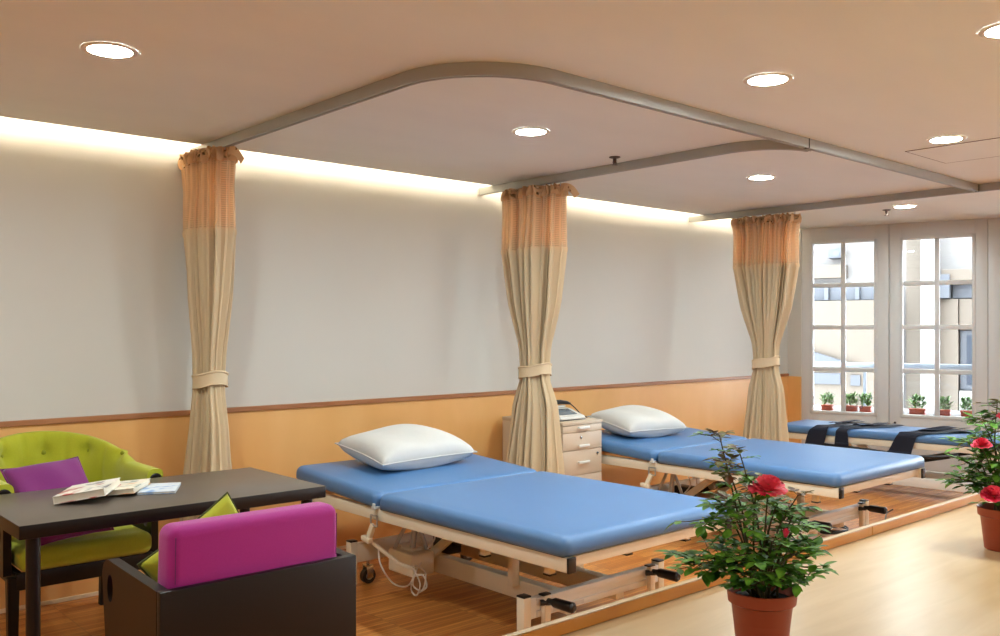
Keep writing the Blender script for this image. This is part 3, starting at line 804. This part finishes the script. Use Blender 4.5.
# magenta chair seen from behind, origin at floor centre
r = thing('armchair', 'magenta armchair with a dark brown wooden shell, seen from behind', 'armchair', (1.35, 2.86, 0))
hw = .335; yb_, yf = -.24, .26
out = [(yb_+.03, .06), (yf-.03, .06), (yf-.03, .40), (yf, .60)]
for k in range(9):
    a = math.radians(0+90*k/8); out.append((yf-.06+.06*math.cos(a), .605+.06*math.sin(a)))
out += [(yb_+.03, .650)]
for sx in (-1, 1):
    b = BM(); x0, x1 = (-hw, -hw+.035) if sx < 0 else (hw-.035, hw)
    side_panel(b, x0, x1, out, oval(yf-.075, .575, .026, .045)); obj('side_panel', b, M['dark'], r, angle=30)
    for yy in (yb_+.05, yf-.07):
        b = BM(); box(b, sx*(hw-.03)-.02, sx*(hw-.03)+.02, yy-.02, yy+.02, 0, .0602, .003); obj('foot', b, M['black'], r)
b = BM(); box(b, -hw, hw, yb_, yb_+.03, .06, .652, .004); obj('back_panel', b, M['dark'], r)
b = BM(); box(b, -hw+.036, hw-.036, yb_+.031, yf-.03, .22, .30, .004); obj('seat_base', b, M['dark'], r)
b = BM(); box(b, -hw+.038, hw-.038, yb_+.13, yf+.05, .30, .425, .035, seg=5); obj('seat', b, M['magenta'], r, angle=180)
b = BM(); box(b, -hw+.030, hw-.038, yb_+.032, yb_+.15, .305, .828, .035, seg=5)
for v in b.verts:      # slight lean and soft crown
    v.co.y -= (v.co.z-.64)*.03 if v.co.z > .64 else 0
    v.co.x *= 1-.045*max(0, v.co.z-.6)/.23
obj('backrest', b, M['magenta'], r, angle=180)
for s in (-1, 1):
    xx = (-hw+.030+.02 if s < 0 else hw-.038-.02)*.98
    b = BM(); tube(b, [(xx, yb_+.029-(z-.64)*.03*(z > .64), z) for z in (.66, .70, .75, .80)], .0018, 5)
    obj('seam', b, M['purple'], r)
# lime cushion inside it
place_cushion('throw_cushion', 'lime cushion tilted on its corner in the magenta armchair', 'cushion', (1.292, 2.915, .640), (R(80), R(31), R(0)), .37, .29, .11, M['lime'], M['limedark'])

# lime tub chair, origin floor centre, front towards -Y
r = thing('armchair', 'lime green tub armchair with buttoned back and dark legs by the wall', 'armchair', (1.285, 4.52, 0))
a_, b_ = .295, .36; y_c = -.02
def zt_(ph): return .772+.135*max(0, math.sin(ph))**1.15
NB = 72
def back_path(u):
    # arms run straight, then sweep round the back
    if u < .16: t = u/.16; return Vector((a_, -.33+(.33+y_c)*t, 0)), Vector((1, 0, 0)), .0
    if u > .84: t = (1-u)/.16; return Vector((-a_, -.33+(.33+y_c)*t, 0)), Vector((-1, 0, 0)), PI
    ph = PI*(u-.16)/.68
    return Vector((a_*math.cos(ph), y_c+b_*math.sin(ph), 0)), Vector((math.cos(ph)/a_, math.sin(ph)/b_, 0)).normalized(), ph
buttons = []
for row, zz_ in ((0, .80), (1, .65)):
    for k in range(5 if row == 0 else 4):
        u = .294+.125*(k*.75+.375*(row == 1)) if False else .232+.125*(k+.5*(row == 1)); buttons.append((u, zz_))
def sec(u, v):
    p, n, ph = back_path(u)
    zt = zt_(ph); arm = max(0.0, 1-math.sin(ph)*2.2) if .16 <= u <= .84 else 1.0
    zb = .43+arm*.24
    th = .075
    # closed section: inside bottom -> inside top -> roll -> outside -> bottom
    a = v*2*PI
    H = zt-zb
    s = math.sin(a); c = math.cos(a)
    zz = zb+H/2 + H/2*math.copysign(abs(s)**.55, s)
    off = -th/2*math.copysign(abs(c)**.6, c)      # v=0 -> inside
    lean = (.03+.05*math.sin(ph))*((zz-.43)/.48)
    pos = p+n*(off+lean); pos.z = zz
    if c > 0:
        for bu, bz in buttons:
            d2 = ((u-bu)*1.55)**2+(zz-bz)**2
            pos -= n*(-.030*math.exp(-d2/.0011))
            d1 = abs((u-bu)*1.55); 
            if zz > bz: pos += n*(.006*math.exp(-(d1/.012)**2))
    return pos
b = BM(); grid(b, lambda u, v: sec(u, v), 140, 40)
bmesh.ops.remove_doubles(b, verts=b.verts, dist=1e-4)
bmesh.ops.holes_fill(b, edges=[e for e in b.edges if e.is_boundary], sides=60); bmesh.ops.recalc_face_normals(b, faces=b.faces)
obj('backrest', b, M['lime'], r, angle=70)
for bu, bz in buttons:
    p, n, ph = back_path(bu); q = sec(bu, 0.0)
    best = min((abs(sec(bu, v/200).z-bz)+ (0 if math.cos(2*PI*v/200) > 0 else 9), v/200) for v in range(200))[1]
    q = sec(bu, best); b = BM()
    lathe(b, [(.001, .009), (.009, .0075), (.013, .003), (.012, 0)], 14, M=Matrix.Translation(q-n*.0) @ (-n).to_track_quat('Z', 'Y').to_matrix().to_4x4()); obj('button', b, M['limebutton'], r)
b = BM(); box(b, -a_+.02, a_-.02, -.42, .30, .405, .50, .035, seg=5)
for v in b.verts:
    if v.co.z > .45: v.co.z += .012*(1-(v.co.x/a_)**2)
obj('seat', b, M['lime'], r, angle=180)
b = BM(); box(b, -a_+.01, a_-.01, -.40, -.37, .335, .405, .004); box(b, -a_+.01, a_-.01, .29, .32, .335, .405, .004)
for s in (-1, 1): box(b, s*(a_-.025)-.014, s*(a_-.025)+.014, -.36, .3, .335, .405, .004)
obj('seat_frame', b, M['dark'], r)
for sx in (-1, 1):
    ol = [(-.345, .39), (-.10, .39), (-.10, .69), (-.345, .69)]
    b = BM(); side_panel(b, sx*(a_+.012)-.016, sx*(a_+.012)+.016, ol, oval(-.27, .555, .032, .055)); obj('arm_panel', b, M['dark'], r, angle=30)
    b = BM(); lathe(b, [(.001, .004), (.026, .004), (.03, 0)], 20, M=Matrix.Translation((sx*(a_+.022), -.332, .722)) @ Matrix.Rotation(PI/2, 4, 'X')); obj('arm_cap', b, M['dark'], r)
    for yy, ly in ((-.375, 0), (.28, .05)):
        b = BM(); t = bmesh.new(); bmesh.ops.create_cube(t, size=1)
        for v in t.verts:
            top = v.co.z > 0; w_ = .046 if top else .034
            v.co = Vector((sx*(a_+.0)+v.co.x*w_, yy+v.co.y*w_+(0 if top else ly), .39 if top else 0))
        bmesh.ops.bevel(t, geom=t.edges[:], offset=.003, segments=2, affect='EDGES'); merge(b, t); obj('leg', b, M['dark'], r)
place_cushion('throw_cushion', 'purple cushion leaning in the lime armchair', 'cushion', (1.20, 4.275, .668), (R(40), R(6), R(0)), .33, .45, .11, M['purple'], M['purple'])

# ------------------------------------------------------------------ counter with raised lip
r = thing('counter', 'long pale wooden counter with a raised lip carrying the two rose pots', 'counter', (3.0, 1.0, 0))
b = BM(); box(b, -2.4, 3.6, -.75, .582, .622, .6625, .002); obj('worktop', b, M['counter'], r, smooth=False)
for (x0, x1) in ((-2.4, .222), (.225, 3.6)):
    b = BM(); box(b, x0, x1, .564, .580, .6635, .6965, .002); obj('lip', b, M['lip'], r, smooth=False)
    b = BM(); box(b, x0, x1, .563, .582, .697, .70, .001); obj('lip_edging', b, M['counter'], r, smooth=False)
b = BM(); box(b, -2.38, 3.58, .53, .57, 0, .622, .002); box(b, -2.38, 3.58, -.72, -.68, 0, .622, .002); obj('carcass', b, M['panel'], r, smooth=False)

# ------------------------------------------------------------------ potted roses
RV = Vector((.746, -.666, 0)); DV = Vector((.666, .746, 0)); UV = Vector((0, 0, 1))
def loc3(rr, dd, uu): return RV*rr+DV*dd+UV*uu
def leaflet(t, base, d, up, L, w, rnd):
    """pointed, slightly folded leaflet"""
    d = d.normalized(); s = d.cross(up)
    if s.length < 1e-3: s = d.cross(Vector((1, 0, 0)))
    s.normalize(); n = s.cross(d); k = rnd.uniform(.1, .35); cv = rnd.uniform(-.25, .1)
    rows = []
    for f, wd in ((0, .0), (.18, .62), (.42, 1.0), (.68, .80), (.88, .38), (1.0, 0)):
        c = base+d*L*f+n*cv*L*f*f
        if wd == 0: rows.append([t.verts.new(c)])
        else: rows.append([t.verts.new(c-s*w/2*wd+n*k*w/2*wd), t.verts.new(c), t.verts.new(c+s*w/2*wd+n*k*w/2*wd)])
    fs = []
    for a, c in zip(rows, rows[1:]):
        if len(a) == 1: fs += [t.faces.new((a[0], c[1], c[0])), t.faces.new((a[0], c[2], c[1]))]
        elif len(c) == 1: fs += [t.faces.new((a[0], a[1], c[0])), t.faces.new((a[1], a[2], c[0]))]
        else: fs += [t.faces.new((a[0], a[1], c[1], c[0])), t.faces.new((a[1], a[2], c[2], c[1]))]
    return fs
def compound(t, stembm, p, d, L, rnd, size):
    """rose leaf: leaf stalk with three or five leaflets"""
    up = Vector((0, 0, 1)); d = d.normalized(); e = p+d*L*.55+Vector((0, 0, -.1*L)); q = p+d*L
    q.z -= .12*L
    tube(stembm, [p, e, q], .0011, 4)
    s = d.cross(up).normalized() if abs(d.z) < .98 else Vector((1, 0, 0))
    leaflet(t, q, d+Vector((0, 0, rnd.uniform(-.5, .1))), up, size*rnd.uniform(.95, 1.2), size*.66, rnd)
    for f, sc in ((.97, .9), (.5, .75)) if rnd.random() < .7 else ((.9, .85),):
        for sg in (-1, 1):
            b0 = p.lerp(q, f)
            leaflet(t, b0, d*.45+s*sg+Vector((0, 0, rnd.uniform(-.35, .25))), up, size*sc*rnd.uniform(.8, 1.1), size*.58*sc, rnd)
def rose_bloom(name, parent, c, axis, R0, material, openness=1.0, sd=1):
    rnd = random.Random(sd); b = BM()
    q = axis.normalized().to_track_quat('Z', 'Y').to_matrix().to_4x4()
    for ring, (cnt, r0, r1, z0, z1, curl) in enumerate(((3, .04, .20, .10, .80, .0), (5, .10, .42, .06, .74, .05), (6, .14, .64, .0, .62, .12), (8, .16, .84, -.05, .42, .20), (9, .16, 1.02, -.10, .14, .20))):
        if openness < .5 and ring > 2: break
        if openness < .5: r1 *= .7; z1 *= 1.7
        for k in range(cnt):
            a0 = 2*PI*(k+ring*.37)/cnt+rnd.uniform(-.15, .15); wd = 2*PI/cnt*1.55; wv = rnd.uniform(-.05, .07)
            def f(u, v):
                e = 2*u-1; an = a0+e*wd/2*(.55+.45*min(1, v*2.2))*(1-.12*v)
                rr = R0*(r0+(r1-r0)*v**.75)*(1-.06*e*e+wv)
                zz = R0*(z0+(z1-z0)*v**1.1-.16*e*e*v-curl*max(0, v-.7)*1.6+.05*math.sin(9*u+k)*v)
                return Vector((rr*math.cos(an), rr*math.sin(an), zz))
            t = bmesh.new(); R_ = [[t.verts.new(f(i/6, j/6)) for i in range(7)] for j in range(7)]
            for j in range(6):
                for i in range(6): t.faces.new((R_[j][i], R_[j][i+1], R_[j+1][i+1], R_[j+1][i]))
            bmesh.ops.solidify(t, geom=t.faces[:], thickness=.0006)
            merge(b, t, Matrix.Translation(c) @ q)
    o = obj(name, b, material, parent, angle=180)
    b = BM(); lathe(b, [(.002, -.45*R0), (.2*R0, -.38*R0), (.26*R0, -.2*R0), (.2*R0, -.08*R0)], 10, M=Matrix.Translation(c) @ q); obj('sepal_cup', b, M['leaf'], o)
    return o
def rose_plant(label, loc, seed, stems, flowers, nleaf, size):
    rnd = random.Random(seed)
    r = thing('potted_rose', label, 'plant', loc, 0, 'potted roses on the counter')
    b = BM(); lathe(b, [(.054, 0), (.058, .003), (.070, .112), (.0735, .114), (.078, .1165), (.0805, .140), (.0815, .143), (.079, .145), (.0765, .142), (.0735, .118), (.0705, .112), (.058, .01), (.001, .008)], 48, cap=False)
    bmesh.ops.holes_fill(b, edges=[e for e in b.edges if e.is_boundary], sides=100)
    obj('pot', b, M['terracotta'], r, angle=35)
    b = BM()
    def so(u, v):
        a = 2*PI*u; rr = .0722*v; return Vector((rr*math.cos(a), rr*math.sin(a), .122+.006*math.sin(a*5+v*9)*v*(1-v)*3+.006*(1-v)))
    grid(b, so, 30, 8, closed_u=True); obj('soil', b, M['soil'], r)
    sb = BM(); tl = bmesh.new(); tr = bmesh.new(); all_nodes = []
    for (rr, dd, uu, red) in stems:
        base = Vector((rnd.uniform(-.03, .03), rnd.uniform(-.03, .03), .12)); tip = loc3(rr, dd, uu+.145)
        mid = base.lerp(tip, .5)+Vector((rnd.uniform(-.02, .02), rnd.uniform(-.02, .02), .02+.1*abs(rr)))
        P = spline([base, mid, tip], 6)
        tube(sb, P, [.0034-(.0019*i/(len(P)-1)) for i in range(len(P))], 6)
        for i, p in enumerate(P):
            if i < 3: continue
            all_nodes.append((p, (P[min(i+1, len(P)-1)]-P[i-1]).normalized(), red and i > len(P)*.55))
        if red:
            for p in P[4:-1:2]+P[-4:-1]:
                a = rnd.uniform(0, 2*PI); compound(tr if rnd.random() < .6 else tl, sb, p, Vector((math.cos(a), math.sin(a), .35)), size*.9, rnd, size*rnd.uniform(.7, .95))
        for k in range(3):
            a = rnd.uniform(0, 2*PI); d = Vector((math.cos(a), math.sin(a), .5))
            compound(tr if red else tl, sb, tip, d, size*.55, rnd, size*(.75 if red else .9))
    for k in range(nleaf):
        p, d0, red = rnd.choice(all_nodes)
        out = Vector((p.x, p.y, 0)); a = rnd.uniform(0, 2*PI)
        d = Vector((math.cos(a), math.sin(a), rnd.uniform(-.2, .7)))+(out.normalized()*.6 if out.length > .01 else Vector((0, 0, 0)))
        compound(tr if (red and rnd.random() < .6) else tl, sb, p, d, size*rnd.uniform(.8, 1.8), rnd, size*rnd.uniform(.75, 1.1))
    b = BM(); merge(b, tl); obj('foliage', b, M['leaf'], r, angle=60)
    b = BM(); merge(b, tr); obj('young_leaves', b, M['leafred'], r, angle=60)
    for k, (rr, dd, uu, R0, op) in enumerate(flowers):
        c = loc3(rr, dd, uu+.145); base = Vector((rnd.uniform(-.02, .02), rnd.uniform(-.02, .02), .12))
        ax = (c-Vector((0, 0, .1))).normalized()*.6+Vector((0, 0, 1))-DV*.12
        tube(sb, spline([base, base.lerp(c, .55)+Vector((0, 0, .02)), c-ax.normalized()*R0*.4], 5), .0022, 6)
        rose_bloom('rose_bloom' if op > .5 else 'rose_bud', r, c, ax, R0, M['petal'], op, seed*10+k)
    obj('stems', sb, M['stem'], r)
    return r
# pot positions on the counter
P1 = (1.880, 1.180, .663); P2 = (3.361, 1.169, .663)
rose_plant('potted rose bush with a single open red bloom, in the middle of the pale counter', P1, 5,
    [(-.095, .02, .36, 1), (-.09, -.02, .30, 1), (-.045, .03, .32, 1), (-.02, -.03, .25, 0), (.085, .0, .22, 1), (.10, .03, .15, 0), (.125, -.02, .09, 0), (-.13, .02, .16, 0),
     (-.165, -.02, .075, 0), (-.12, -.06, .09, 0), (.05, -.08, .10, 0), (.0, -.08, .13, 0), (-.06, -.06, .17, 0), (.04, .06, .17, 0), (-.05, .08, .17, 0), (.06, -.04, .18, 0), (.02, -.04, .20, 0), (-.09, .0, .2, 0), (-.07, -.1, .10, 0), (.08, -.08, .05, 0), (-.03, -.1, .08, 0), (-.15, .03, .05, 0), (.1, .05, .1, 0)],
    [(-.003, -.06, .245, .043, 1.0), (.027, -.09, .142, .016, .3)], 230, .036)
rose_plant('rose bush in a terracotta pot with several red blooms, further along the counter', P2, 9,
    [(-.02, .0, .36, 1), (.03, .03, .37, 1), (-.06, .02, .30, 0), (-.13, .0, .16, 0), (-.15, -.02, .10, 0), (-.10, -.05, .10, 0), (-.10, .03, .22, 0), (.05, -.06, .24, 0), (.12, .0, .2, 0), (.0, -.08, .14, 0),
     (-.05, -.07, .18, 0), (.07, .06, .28, 0), (-.03, .08, .22, 0), (.15, .0, .1, 0), (.1, -.05, .12, 0)],
    [(-.110, -.07, .222, .032, 1.0), (-.092, -.11, .062, .040, 1.0), (-.008, -.04, .315, .034, 1.0), (.0, -.07, .23, .03, 1.0), (.09, -.06, .2, .03, 1.0)], 240, .038)

# ------------------------------------------------------------------ outside the windows
M['cladding'] = mat('facade_beige', (68, 61, 52), .8, .05, 1)
M['facwhite'] = mat('facade_white', (92, 90, 88), .8, .03, 1)
M['facgrey'] = mat('facade_grey', (46, 50, 56), .7, .05, 1)
M['facglass'] = mat('facade_window_glass', (34, 40, 48), .2, .1, 2)
M['paving'] = mat('outdoor_paving', (150, 148, 144), .8, .06, 1)
M['rail_out'] = mat('pale_blue_rail', (120, 130, 142), .5)
ang = math.atan2(WL.y, WL.x)
def at(u, n, z): return W(u, n, z)
r = thing('balcony', 'outdoor balcony ledge with pale blue railing beyond the windows', 'balcony', W(0, .07, 0), ang)
b = BM(); box(b, -1, 8, 0.0, .9, .40, .57, .01); obj('ledge', b, M['facwhite'], r)
b = BM(); box(b, -1, 8, .80, .86, 1.00, 1.055, .01); obj('top_rail', b, M['rail_out'], r)
for k in range(6):
    b = BM(); box(b, -.9+k*1.5, -.87+k*1.5, .815, .845, .55, 1.02); obj('post', b, M['rail_out'], r)
def planter(u, n, label, sd, s=1.0):
    rnd = random.Random(sd)
    q = thing('window_planter', label, 'potted plant', W(u, .07+n, .5705), ang, 'potted plants on the balcony ledge')
    b = BM(); box(b, -.075*s, .075*s, -.04, .04, 0, .055, .008); box(b, -.082*s, .082*s, -.045, .045, .045, .06, .004); obj('pot', b, M['terracotta'], q)
    t = bmesh.new()
    for k in range(130):
        a = rnd.uniform(0, 2*PI); h = rnd.uniform(0, 1); d = Vector((math.cos(a)*1.1, math.sin(a)*.7, rnd.uniform(.2, 1.5)))
        leaflet(t, Vector((rnd.uniform(-.07, .07)*s, rnd.uniform(-.03, .03), .055+h*.11)), d, Vector((0, 0, 1)), rnd.uniform(.035, .07), .018, rnd)
    b = BM(); merge(b, t); obj('foliage', b, M['leafpale'], q, angle=60)
for k, (u, lb) in enumerate(((.36, 'small green plant in a pot outside, alone behind the bottom corner pane nearest the curtain'), (.60, 'small potted plant outside, just right of the glazing bar of the window by the curtain'),
              (.735, 'small potted plant outside, at the right edge of the window by the curtain'), (1.22, 'wide green plant in a pot outside the second window, left of its middle glazing bar'),
              (1.46, 'green plant in a pot outside the second window, right of its middle glazing bar'), (1.66, 'green plant in a pot outside, by the window edge next to the rose bush'))):
    planter(u, .20, lb, 40+k, .95 if k == 3 else .72)
# building across the lane
r = thing('apartment_building', 'pale beige apartment block across the lane beyond the windows', 'building', W(0, 4.5, 0), ang)
b = BM(); box(b, -6, 3.0, .6, 1.0, -4, 4.3); obj('wall', b, M['facwhite'], r, smooth=False)
def fb(name, mt, u0, u1, z0, z1, y0, y1=.61, par=None):
    q = BM(); box(q, u0, u1, y0, y1, z0, z1, .004); return obj(name, q, M[mt], par or r, smooth=False)
fb('balcony_front', 'cladding', -5, .34, -1.0, 1.85, .30)
w_ = fb('window_band', 'facgrey', -5, .34, 1.86, 2.07, .45)
for u_ in (-2.2, -1.4, -.69, -.24): fb('post', 'facglass', u_, u_+.065, 1.86, 2.07, .40, .46, w_)
fb('balcony_front', 'cladding', -5, -.38, 2.2, 2.4, .35)
fb('balcony_front', 'facwhite', -5, .40, 2.9, 4.2, .30)
fb('side_strip', 'cladding', .46, .66, -4, 4.2, .50)
fb('column', 'facwhite', .69, .90, -4, 4.2, .20)
fb('balcony_front', 'cladding', .95, 2.98, 2.08, 2.27, .30)
fb('corner_block', 'facgrey', .93, 1.06, 1.86, 2.2, .25)
w_ = fb('window', 'facgrey', 1.08, 2.9, 1.86, 2.06, .45)
fb('balcony_front', 'cladding', .92, 1.16, -1.0, 1.85, .36)
fb('balcony_front', 'cladding', 1.17, 2.98, 1.41, 1.85, .40)
w_ = fb('window', 'facgrey', 1.18, 2.3, .55, 1.40, .45); fb('pane', 'facglass', 1.26, 2.2, .62, 1.34, .44, .46, w_)
fb('balcony_front', 'facwhite', 1.17, 2.98, -1.0, .54, .38)
b = BM(); t = bmesh.new(); pr = [(-3.2, .88), (-.18, .88), (-3.2, 1.80)]
va = [t.verts.new((x, .20, z)) for x, z in pr]; vb = [t.verts.new((x, .31, z)) for x, z in pr]
t.faces.new(va); t.faces.new(vb[::-1])
for i in range(3): t.faces.new((va[i], va[(i+1) % 3], vb[(i+1) % 3], vb[i]))
bmesh.ops.recalc_face_normals(t, faces=t.faces); merge(b, t); obj('stair_flank', b, M['facgrey'], r, smooth=False)
fb('window', 'facgrey', -1.3, -.42, .58, .75, .26); fb('window', 'facgrey', -.28, -.14, .57, .73, .26)
r = thing('air_conditioner', 'small grey air conditioner box high on the building across the lane', 'air conditioner', W(-.52, 4.5, 2.50), ang)
b = BM(); box(b, -.1, .1, .32, .6, 0, .14, .006); obj('casing', b, M['facgrey'], r)
b = BM(); lathe(b, [(.05, 0), (.055, .004), (.052, .01)], 24, M=Matrix.Translation((.02, .321, .07)) @ Matrix.Rotation(PI/2, 4, 'X')); obj('fan_grille', b, M['facglass'], r)
bm = BM(); box(bm, 8, 40, -20, 30, -4.2, -4.0); struct('ground_outside', bm, M['paving'], smooth=False)

# ------------------------------------------------------------------ light, world, camera
w = bpy.data.worlds.new('sky'); bpy.context.scene.world = w; w.use_nodes = True
bg = w.node_tree.nodes['Background']; bg.inputs[0].default_value = (.86, .93, 1.0, 1); bg.inputs[1].default_value = 25.0

cam = bpy.data.cameras.new('camera'); co = bpy.data.objects.new('camera', cam); COL.objects.link(co)
F = 905.0; TH = math.radians(48.25)
fw = Vector((math.cos(TH), math.sin(TH), 0))
co.location = (0, 0, 1.42)
co.rotation_euler = (PI/2, 0, math.atan2(fw.y, fw.x)-PI/2)
cam.sensor_fit = 'HORIZONTAL'; cam.sensor_width = 36; cam.lens = 36*F/1000
cam.shift_y = (329-318)/1000; cam.clip_start = .05
sc = bpy.context.scene; sc.camera = co
sc.view_settings.view_transform = 'Standard'; sc.view_settings.look = 'None'; sc.view_settings.gamma = 1
sc.view_settings.exposure = 0.0
try: sc.view_settings.use_curve_mapping = False
except Exception: pass
sc.cycles.max_bounces = 10; sc.cycles.diffuse_bounces = 6; sc.cycles.transparent_max_bounces = 16
sc.cycles.caustics_reflective = False; sc.cycles.caustics_refractive = False
sc.cycles.sample_clamp_indirect = 6
